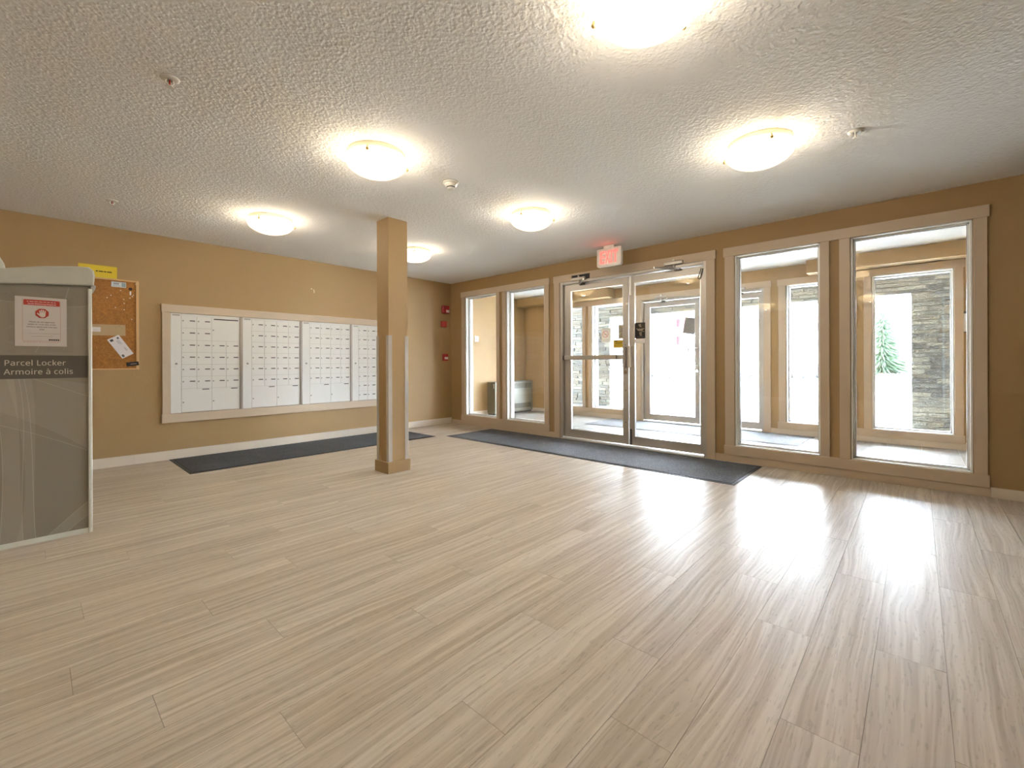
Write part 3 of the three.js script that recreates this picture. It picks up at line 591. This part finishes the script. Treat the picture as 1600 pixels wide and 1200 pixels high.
ceilingLight(1.560, -2.650, 'lit glass bowl ceiling light beside the smoke detector', 2.37);
ceilingLight(3.140, -0.740, 'lit glass bowl ceiling light beside the sprinkler near the tall windows', 2.6);
ceilingLight(1.560, -4.565, 'lit glass bowl ceiling light in front of the first mailbox panel', 2.37);
ceilingLight(3.165, -2.655, 'lit glass bowl ceiling light in front of the exit sign', 2.9);
ceilingLight(3.200, -4.555, 'lit glass bowl ceiling light partly hidden by the tan post', 2.2);
ceilingLight(1.560, -0.740, 'lit glass bowl ceiling light at the open end of the row by the smoke detector', 2.37);

ceilingLight(-1.620, -4.565, 'lit glass bowl ceiling light above the floor behind the lockers, by the mailbox wall', 2.37);
ceilingLight(-1.620, -2.650, 'lit glass bowl ceiling light above the floor beside the lockers', 2.37);
ceilingLight(-1.620, -0.740, 'lit glass bowl ceiling light by the lobby side wall', 2.37);
// smoke detector and sprinklers
{
  const x = 2.188, z = -2.640, g = thing('smoke_detector', 'white round smoke detector on the ceiling between two lights', 'smoke detector', [x, H, z]);
  part(g, 'base_ring', M.whitePlastic, lathe([[0, 0], [0.058, 0], [0.060, -0.012], [0.052, -0.016], [0, -0.016]], 32).translate(x, H - 0.001, z));
  part(g, 'dome', M.whitePlastic, lathe([[0.050, -0.016], [0.046, -0.032], [0.032, -0.040], [0.030, -0.050], [0.022, -0.058], [0, -0.060]], 32).translate(x, H - 0.001, z));
  part(g, 'sensor_gap', M.black, lathe([[0.033, -0.040], [0.034, -0.044], [0.0325, -0.047]], 32).translate(x, H - 0.001, z));
}
for (const [x, z, label] of [[3.375, -0.275, 'white fire sprinkler head on the ceiling near the tall windows'], [0.462, -2.682, 'white fire sprinkler head on the ceiling over the parcel locker'], [0.472, -5.038, 'white fire sprinkler head on the ceiling near the cork board']]) {
  const g = thing('sprinkler', label, 'sprinkler', [x, H, z], { group: 'ceiling sprinkler heads' });
  part(g, 'escutcheon', M.whitePlastic, lathe([[0.014, -0.010], [0.030, -0.010], [0.040, -0.004], [0.041, 0], [0.014, 0]], 28).translate(x, H - 0.001, z));
  part(g, 'frame_arms', M.whitePlastic, tube([[x - 0.012, H - 0.008, z], [x - 0.016, H - 0.024, z], [x, H - 0.038, z]], 0.003, 10, 8), tube([[x + 0.012, H - 0.008, z], [x + 0.016, H - 0.024, z], [x, H - 0.038, z]], 0.003, 10, 8));
  part(g, 'glass_bulb', std(lin(0.45, 0.05, 0.03), 0.2), cyl(0.0035, 0.0035, [x, H - 0.010, z], [x, H - 0.034, z], 10));
  part(g, 'deflector', M.whitePlastic, cyl(0.016, 0.016, [x, H - 0.043, z], [x, H - 0.040, z], 20));
}
// ---------------------------------------------------------------- exit sign
{
  const font = await new FontLoader().loadAsync('fonts/droid/droid_sans_bold.typeface.json');
  const zc = -2.700, x = 4.66, y0 = 2.195, y1 = 2.405, w = 0.158;
  const g = thing('exit_sign', 'illuminated red EXIT sign hung from the ceiling above the doors', 'exit sign', [x, y0, zc]);
  const s = new THREE.Shape(), r = 0.03, hh = (y1 - y0) / 2;
  s.moveTo(-w + r, -hh); s.lineTo(w - r, -hh); s.quadraticCurveTo(w, -hh, w, -hh + r); s.lineTo(w, hh); s.lineTo(-w, hh); s.lineTo(-w, -hh + r); s.quadraticCurveTo(-w, -hh, -w + r, -hh);
  const body = new THREE.ExtrudeGeometry(s, { depth: 0.034, bevelEnabled: true, bevelSize: 0.005, bevelThickness: 0.005, bevelSegments: 3, curveSegments: 10 });
  body.rotateY(-Math.PI / 2); body.translate(x + 0.02, (y0 + y1) / 2, zc);
  part(g, 'housing', M.whitePlastic, body);
  part(g, 'ceiling_mount', M.whitePlastic, bx(x - 0.02, x + 0.025, y1, H - 0.001, zc - 0.07, zc + 0.07, 0.004));
  let dz = -0.118;
  for (const ch of 'EXIT') {
    const t = new TextGeometry(ch, { font, size: 0.135, depth: 0.003, curveSegments: 4 }); t.computeBoundingBox();
    const b = t.boundingBox, tw = ch === 'I' ? 0.026 : 0.062; t.translate(-b.min.x, -b.min.y, 0); t.scale(tw / (b.max.x - b.min.x), 0.148 / (b.max.y - b.min.y), 1);
    t.rotateY(-Math.PI / 2);      // reads along +z when seen from the lobby
    t.translate(x - 0.0195, y0 + 0.034, zc + dz);
    part(g, 'letter', M.exitRed, t); dz += tw + 0.0085;
  }
  const l = new THREE.RectAreaLight(lin(1.0, 0.12, 0.09), 0.6, 0.24, 0.15); l.name = 'exit_glow'; l.position.set(-0.032, (y1 - y0) / 2, 0); l.rotation.y = Math.PI / 2; g.add(l);
}
// ---------------------------------------------------------------- papers on the panes
function sheetX(z0, z1, y0, y1, x, t = 0.001) {   // printed sheet facing the lobby (towards -x)
  const g = new THREE.BoxGeometry(z1 - z0, y1 - y0, t); g.rotateY(-Math.PI / 2); g.translate(x, (y0 + y1) / 2, (z0 + z1) / 2); return g;
}
{
  const xi = WX + 0.0545, xo = VX + 0.0545;
  one('yellow_sticker', 'yellow sticker on the pane of the push-bar door leaf', 'sticker', printMat(canvasTex(256, 180, (c, w, h) => {
    c.fillStyle = '#c9a613'; c.fillRect(0, 0, w, h); c.fillStyle = '#2e2508'; c.fillRect(30, 14, 70, 22); for (let i = 0; i < 6; i++) c.fillRect(56 + i * 29, 58, 19, 24); c.fillStyle = '#a8840a'; c.fillRect(20, 110, 200, 16);
  }), 0.5), [sheetX(-2.878, -2.742, 1.238, 1.334, xi)]);
  one('picture_card', 'dark picture card on the pane of the edge-pull door leaf', 'card', printMat(canvasTex(256, 360, (c, w, h) => {
    c.fillStyle = '#1b1712'; c.fillRect(0, 0, w, h); c.fillStyle = '#3a2f1f'; c.fillRect(160, 10, 84, 150); c.fillStyle = '#8d8170';
    c.beginPath(); c.moveTo(80, 40); c.lineTo(150, 24); c.lineTo(165, 110); c.lineTo(110, 96); c.closePath(); c.fill();
    c.fillStyle = '#9d8f7a'; for (let i = 0; i < 5; i++) { c.beginPath(); c.ellipse(70 + i * 30, 150 + (i % 2) * 26, 44, 12, 0.4 - i * 0.15, 0, 7); c.fill(); } c.fillRect(150, 140, 90, 12); c.fillRect(160, 200, 80, 10);
    c.fillStyle = '#7f7466'; c.beginPath(); c.moveTo(100, 220); c.lineTo(170, 210); c.lineTo(176, 310); c.lineTo(120, 300); c.closePath(); c.fill(); c.fillStyle = '#5b5a66'; c.fillRect(40, 320, 190, 10);
  }), 0.4), [sheetX(-2.580, -2.447, 1.345, 1.538, xi)]);
  one('paper_slip', 'pale paper slip below the dark picture card on the door pane', 'paper', M.paper, [sheetX(-2.580, -2.455, 1.285, 1.338, xi)]);
  one('no_smoking_notice', 'white notice with a pale red ring on the outside window', 'notice', printMat(canvasTex(256, 360, (c, w, h) => {
    c.fillStyle = '#d8d2c4'; c.fillRect(0, 0, w, h); c.strokeStyle = '#c9897c'; c.lineWidth = 18; c.beginPath(); c.arc(110, 150, 78, 0, 7); c.stroke(); c.beginPath(); c.moveTo(56, 96); c.lineTo(164, 206); c.stroke(); c.fillStyle = '#b08a80'; c.fillRect(62, 150, 96, 12); c.fillStyle = '#b9b2a2'; c.fillRect(40, 290, 180, 10); c.fillRect(40, 316, 150, 10);
  }), 0.6), [sheetX(-4.548, -4.345, 1.44, 1.715, VX + 0.0815)]);
  one('tan_poster', 'tan poster with a pine cone shape on the outside window', 'poster', printMat(canvasTex(256, 340, (c, w, h) => {
    c.fillStyle = '#a89a7c'; c.fillRect(0, 0, w, h); c.fillStyle = '#7d6f54'; c.beginPath(); c.ellipse(128, 120, 54, 78, 0, 0, 7); c.fill(); c.fillRect(40, 220, 176, 14); c.fillRect(60, 290, 140, 10);
  }), 0.6), [sheetX(-4.172, -3.99, 1.50, 1.76, VX + 0.0815)]);
  const g = sheetX(-0.098, 0.098, -0.135, 0.135, 0); g.rotateX(0.17); g.translate(xo, 1.665, -2.83);
  one('taped_paper', 'grey sheet of paper taped askew to the outside door pane', 'paper', printMat(canvasTex(200, 280, (c, w, h) => {
    c.fillStyle = '#8e8c8b'; c.fillRect(0, 0, w, h); c.fillStyle = '#777574'; for (let i = 0; i < 9; i++) c.fillRect(24, 30 + i * 26, 150 - (i * 31) % 50, 8);
  }), 0.7), [g]);
  const n = thing('wall_notice', 'dark framed white notice on the vestibule wall beside the window', 'notice', [VX, 1.39, 0.47]);
  part(n, 'frame', M.steelDark, bx(VX - 0.012, VX - 0.001, 1.388, 1.64, 0.386, 0.575, 0.003));
  part(n, 'paper', M.paper, bx(VX - 0.0135, VX - 0.011, 1.398, 1.612, 0.396, 0.565));
}
// ---------------------------------------------------------------- wall heater and thermostat in the vestibule
{
  const x0 = 6.27, x1 = 7.425, z0 = VZ0 + 0.001, z1 = -6.212;
  const g = thing('wall_heater', 'grey cabinet heater with grilles on the vestibule end wall', 'heater', [(x0 + x1) / 2, 0, z0]);
  part(g, 'cabinet', M.heater, bx(x0, x1, 0.03, 0.665, z0, z1, 0.008));
  part(g, 'plinth', M.heaterDark, bx(x0 + 0.02, x1 - 0.02, 0.0, 0.03, z0, z1 - 0.03));
  part(g, 'side_cover', M.heaterSide, bx(x0 - 0.003, x0 + 0.001, 0.04, 0.65, z0 + 0.008, z1 - 0.02, 0));
  const key = part(g, 'access_handle', M.whitePlastic, bx(x0 - 0.016, x0 - 0.002, 0.535, 0.63, z1 - 0.045, z1 - 0.030, 0.004));
  for (const [ya, yb] of [[0.515, 0.62], [0.10, 0.20]]) {
    const gr = part(g, 'grille', M.heaterDark, bx(x0 + 0.06, x1 - 0.06, ya, yb, z1 - 0.002, z1 + 0.001));
    for (let x = x0 + 0.07; x < x1 - 0.07; x += 0.034) part(gr, 'grille_bar', M.heater, bx(x, x + 0.011, ya, yb, z1, z1 + 0.005, 0.002));
  }
  const t = thing('thermostat', 'small metal thermostat plate on the vestibule end wall above the heater', 'thermostat', [5.98, 1.47, VZ0]);
  part(t, 'plate', M.channel, bx(5.930, 6.030, 1.475, 1.580, VZ0 + 0.001, VZ0 + 0.012, 0.003));
  part(t, 'dial', M.whitePlastic, bx(5.965, 6.005, 1.495, 1.545, VZ0 + 0.011, VZ0 + 0.024, 0.006));
}
// ---------------------------------------------------------------- outside: porch of stacked stone
function stoneFace(parent, x, z0, z1, y0, y1, side) {   // ledgestone courses on a face of constant x looking back at the door
  let y = y0;
  while (y < y1 - 0.02) {
    const h = Math.min(rr(0.045, 0.085), y1 - y); let z = z0 - rr(0, 0.12);
    while (z < z1) {
      const len = rr(0.16, 0.42), a = Math.max(z, z0), b = Math.min(z + len, z1);
      if (b - a > 0.03) { const d = rr(0.008, 0.055); part(parent, 'stone', stoneTones[Math.floor(rnd() * 5)], bx(x - d, x + 0.01, y + 0.004, y + h - 0.004, a + 0.004, b - 0.004)); }
      z += len;
    }
    y += h;
  }
}
const PX = 9.32, mortar = std(lin(0.09, 0.09, 0.085), 0.95);
{
  const a = struct('stone_pillar', 'wide pillar of stacked grey ledgestone outside the heater end', 'pillar', [PX + 0.2, 0, -6.1]);
  part(a, 'core', mortar, bx(PX, PX + 0.5, -0.05, 2.12, -6.95, -5.385));
  stoneFace(a, PX, -6.95, -5.385, 0, 2.12);
  const b = struct('stone_pillar', 'pillar of stacked grey ledgestone outside beside the spruce', 'pillar', [PX + 0.2, 0, 0.5]);
  part(b, 'core', mortar, bx(PX, PX + 0.5, -0.05, 2.12, -0.077, 1.3));
  stoneFace(b, PX, -0.077, 1.3, 0, 2.12);
  const c = struct('stone_beam', 'stone-clad beam of the porch spanning between the pillars', 'beam', [PX + 0.2, 2.12, -2.8]);
  part(c, 'core', mortar, bx(PX, PX + 0.5, 2.12, 2.95, -6.95, 1.3));
  stoneFace(c, PX, -6.95, 1.3, 2.12, 2.50);
  const d = struct('porch_roof', 'pale porch roof outside the vestibule', 'roof');
  part(d, 'roof_slab', M.vinyl, bx(VX + TV, PX + 0.6, 2.95, 3.15, -7.05, 1.4));
  const wl = struct('wall_porch', 'pale side wall of the porch on the heater side', 'wall');
  part(wl, 'wall_face', M.vinyl, bx(VX + TV, PX + 0.2, -0.05, 2.95, -7.15, -6.95));
  const wr = struct('wall_porch', 'pale side wall of the porch on the spruce side', 'wall');
  part(wr, 'wall_face', M.vinyl, bx(VX + TV, PX + 0.2, -0.05, 2.95, 1.3, 1.5));
  const gr = struct('ground', 'pale concrete paving and car park outside', 'ground');
  part(gr, 'paving', M.ground, bx(VX + TV, 140, -0.2, -0.02, -90, 90));
  part(gr, 'kerb', std(lin(0.5, 0.5, 0.48), 0.9), bx(19.5, 19.7, -0.02, 0.10, -40, -6, 0.02), bx(19.5, 19.7, -0.02, 0.10, -2, 40, 0.02));
}
// ---------------------------------------------------------------- outside: apartment blocks, cars, trees
const facGrey = std(lin(0.16, 0.165, 0.175), 0.9), facDark = std(lin(0.12, 0.123, 0.13), 0.9), facRed = std(lin(0.11, 0.014, 0.017), 0.9), facWhite = std(lin(0.5, 0.5, 0.5), 0.9), winGlass = std(lin(0.03, 0.032, 0.036), 0.35), rail = std(lin(0.05, 0.05, 0.055), 0.5);
{
  const z = -31, g = thing('apartment_building', 'grey and red apartment block with white balconies across the car park', 'building', [74, 0, z - 6]);
  const top = 11.6, st = 2.9;
  part(g, 'wall', facGrey, bx(48, 100, 0, top, z - 12, z));
  part(g, 'roof_parapet', facWhite, bx(47.6, 100.4, top, top + 0.7, z - 12.3, z + 0.4));
  for (const [a, b] of [[51.5, 54.6], [64.6, 67.9], [88.0, 90.5]]) part(g, 'dark_bay', facDark, bx(a, b, 0, top - 0.4, z, z + 0.25));
  for (const [a, b] of [[58.6, 61.6], [76.1, 78.9], [94, 96.5]]) part(g, 'red_bay', facRed, bx(a, b, 0, top - 0.9, z, z + 0.6));
  for (let f = 0; f < 4; f++) {
    const y = f * st;
    for (const x of [49.2, 55.6, 62.2, 69.6, 86.2, 91.6]) { const w = part(g, 'window', facWhite, bx(x, x + 1.7, y + 0.75, y + 2.35, z, z + 0.12)); part(w, 'pane', winGlass, bx(x + 0.12, x + 0.80, y + 0.9, y + 2.2, z + 0.1, z + 0.14), bx(x + 0.9, x + 1.58, y + 0.9, y + 2.2, z + 0.1, z + 0.14)); }
    for (const [a, b] of [[51.5, 54.6], [64.6, 67.9], [72.6, 75.6], [79.2, 85.6]]) {
      const s = part(g, 'balcony', facWhite, bx(a - 0.1, b + 0.1, y + st - 0.15, y + st + 0.15, z, z + 1.5));
      part(s, 'balcony_rail', rail, bx(a, b, y + st + 1.05, y + st + 1.12, z + 1.40, z + 1.46), ...Array.from({ length: Math.floor((b - a) / 0.3) }, (_, i) => bx(a + i * 0.3, a + i * 0.3 + 0.05, y + st + 0.15, y + st + 1.05, z + 1.41, z + 1.45)));
      const dr = part(g, 'balcony_door', facWhite, bx(a + 0.5, Math.min(b - 0.3, a + 2.3), y + 0.2, y + 2.3, z + 0.2, z + 0.3));
      part(dr, 'pane', winGlass, bx(a + 0.62, Math.min(b - 0.42, a + 2.18), y + 0.35, y + 2.15, z + 0.28, z + 0.33));
    }
  }
}
{
  const x = 95, g = thing('apartment_building', 'farther pale apartment block with a red corner bay behind the cars', 'building', [x + 6, 0, -8]);
  part(g, 'wall', facWhite, bx(x, x + 12, 0, 8.7, -24, 8));
  part(g, 'roof_parapet', facGrey, bx(x - 0.4, x + 12.3, 8.7, 9.2, -24.3, 8.3));
  part(g, 'red_bay', facRed, bx(x - 0.6, x, 0, 8.4, -15.3, -13.9));
  part(g, 'dark_bay', facGrey, bx(x - 0.4, x, 0, 8.4, -16.6, -15.3));
  for (let f = 0; f < 3; f++) for (const z of [-22.5, -19.6, -17.9, -13.2, -10.5, -7, -3, 1, 4.5]) { const w = part(g, 'window', facGrey, bx(x - 0.15, x, f * 2.9 + 0.8, f * 2.9 + 2.3, z, z + 1.5)); part(w, 'pane', winGlass, bx(x - 0.2, x - 0.1, f * 2.9 + 0.95, f * 2.9 + 2.15, z + 0.12, z + 0.7), bx(x - 0.2, x - 0.1, f * 2.9 + 0.95, f * 2.9 + 2.15, z + 0.8, z + 1.38)); }
}
function car(label, paint, cx, cz, heading, tall) {   // heading: direction of the nose in the floor plane
  const g = thing('car', label, 'car', [cx, 0, cz]); g.rotation.y = heading;
  const add = (name, m, ...geos) => { const mesh = shade(new THREE.Mesh(metreUV(join(geos)), m)); mesh.name = name; g.add(mesh); return mesh; };
  const roof = tall ? 1.68 : 1.45;
  const body = extr([[-2.25, 0.35], [-2.3, 0.62], [-2.2, 0.95], [-0.8 - 0.5, 1.02], [1.3, 1.02], [2.05, 0.90], [2.3, 0.70], [2.28, 0.35], [1.85, 0.30], [1.72, 0.52], [1.5, 0.66], [1.28, 0.66], [1.06, 0.52], [0.95, 0.28], [-0.95, 0.28], [-1.06, 0.52], [-1.28, 0.66], [-1.5, 0.66], [-1.72, 0.52], [-1.85, 0.30]], 1.66, 0.06); body.translate(0, 0, -0.83);
  add('body', paint, body);
  const cabin = extr([[-2.12, 1.0], [-1.9, roof - 0.05], [-1.6, roof], [0.1, roof], [0.5, roof - 0.08], [1.25, 1.0]], 1.46, 0.06); cabin.translate(0, 0, -0.73);
  add('cabin', paint, cabin);
  for (const s of [-1, 1]) add('side_glass', winGlass, extr([[-1.85, 1.04], [-1.7, roof - 0.12], [-0.75, roof - 0.1], [-0.75, 1.04]], 0.02).translate(0, 0, s * 0.79 - 0.01), extr([[-0.67, 1.04], [-0.67, roof - 0.1], [0.1, roof - 0.1], [0.42, roof - 0.16], [1.0, 1.04]], 0.02).translate(0, 0, s * 0.79 - 0.01));
  add('windscreen', winGlass, bx(-0.02, 0.02, -0.34, 0.34, -0.64, 0.64).rotateZ(0.92).translate(0.92, roof - 0.34, 0));
  for (const x of [-1.39, 1.39]) for (const s of [-1, 1]) { const w = add('wheel', M.rubber, cyl(0.34, 0.34, [x, 0.33, s * 0.70], [x, 0.33, s * 0.90], 24)); const h = shade(new THREE.Mesh(metreUV(cyl(0.2, 0.2, [x, 0.33, s * 0.89], [x, 0.33, s * 0.915], 16)), M.aluBright)); h.name = 'hub_cap'; w.add(h); }
  for (const s of [-1, 1]) { add('tail_light', M.redFlat, bx(-2.36, -2.24, 0.78, 0.96, s * 0.72 - 0.12, s * 0.72 + 0.12, 0.03)); add('head_light', M.aluBright, bx(2.22, 2.36, 0.68, 0.82, s * 0.66 - 0.16, s * 0.66 + 0.16, 0.03)); }
  return g;
}
const carWhite = phy(lin(0.75, 0.75, 0.76), 0.3, { clearcoat: 0.6 }), carGrey = phy(lin(0.03, 0.034, 0.04), 0.45, { clearcoat: 0.2 });
car('white sport utility car parked before the apartment block', carWhite, 29.9, -12.5, Math.PI - 0.17, true);
car('pale car parked behind the bare tree', phy(lin(0.5, 0.5, 0.5), 0.3), 33.2, -7.2, Math.PI - 0.2, false);
car('grey car parked in front of the farther apartment block', carGrey, 34.6, -4.4, Math.PI - 0.1, false);
{
  // spruce: tiers of drooping boughs, each bough a tapered flat fan of needles
  const x = 29.4, z = -1.35, g = thing('spruce_tree', 'green spruce tree standing beyond the car park paving', 'tree', [x, 0.06, z]);
  part(g, 'trunk', std(lin(0.08, 0.055, 0.035), 0.9), cyl(0.11, 0.03, [x, 0.062, z], [x, 4.0, z], 10));
  const tones = [[0.017, 0.034, 0.015], [0.024, 0.044, 0.020], [0.012, 0.026, 0.012]].map((c) => std(lin(...c), 0.8));
  const lists = [[], [], []];
  for (let i = 0; i < 1100; i++) {
    const t = Math.pow(rnd(), 0.75), y = 4.2 - 3.5 * t, R = (0.10 + 1.22 * t) * rr(0.55, 1.05), a = rr(0, Math.PI * 2);
    const c = new THREE.ConeGeometry(rr(0.06, 0.11) + 0.05 * t, R * 0.75, 5); c.scale(1, 1, 0.45); c.rotateZ(-Math.PI / 2); c.translate(R * 0.62, 0, 0); c.rotateZ(-0.25 - 0.15 * rnd()); c.rotateY(a); c.translate(x, y, z); lists[i % 3].push(c);
  }
  lists.forEach((l, i) => part(g, 'foliage', tones[i], ...l));
  const bed = one('planting_bed', 'dark mulch bed under the spruce tree', 'planting bed', std(lin(0.06, 0.045, 0.04), 0.95), [bx(27.5, 32, -0.03, 0.05, -2.4, 3.0, 0.04)]);
}
{
  const x = 26.5, z = -6.9, g = thing('bare_tree', 'thin bare deciduous tree at the edge of the car park', 'tree', [x, 0, z]);
  const bark = std(lin(0.20, 0.18, 0.16), 0.9), list = [cyl(0.09, 0.06, [x, -0.02, z], [x, 1.5, z], 8)];
  const grow = (p, d, len, r, n) => { const q = [p[0] + d[0] * len, p[1] + d[1] * len, p[2] + d[2] * len]; list.push(cyl(r, r * 0.6, p, q, 5)); if (n) for (let k = 0; k < 3; k++) { const v = new THREE.Vector3(d[0] + rr(-0.7, 0.7), d[1] + rr(-0.15, 0.5), d[2] + rr(-0.7, 0.7)).normalize(); grow(q, [v.x, v.y, v.z], len * rr(0.6, 0.8), r * 0.6, n - 1); } };
  for (let k = 0; k < 3; k++) { const v = new THREE.Vector3(rr(-0.5, 0.5), 1, rr(-0.5, 0.5)).normalize(); grow([x, 1.45, z], [v.x, v.y, v.z], 0.75, 0.05, 4); }
  part(g, 'trunk_and_branches', bark, ...list);
}
renderer.render(scene, camera);
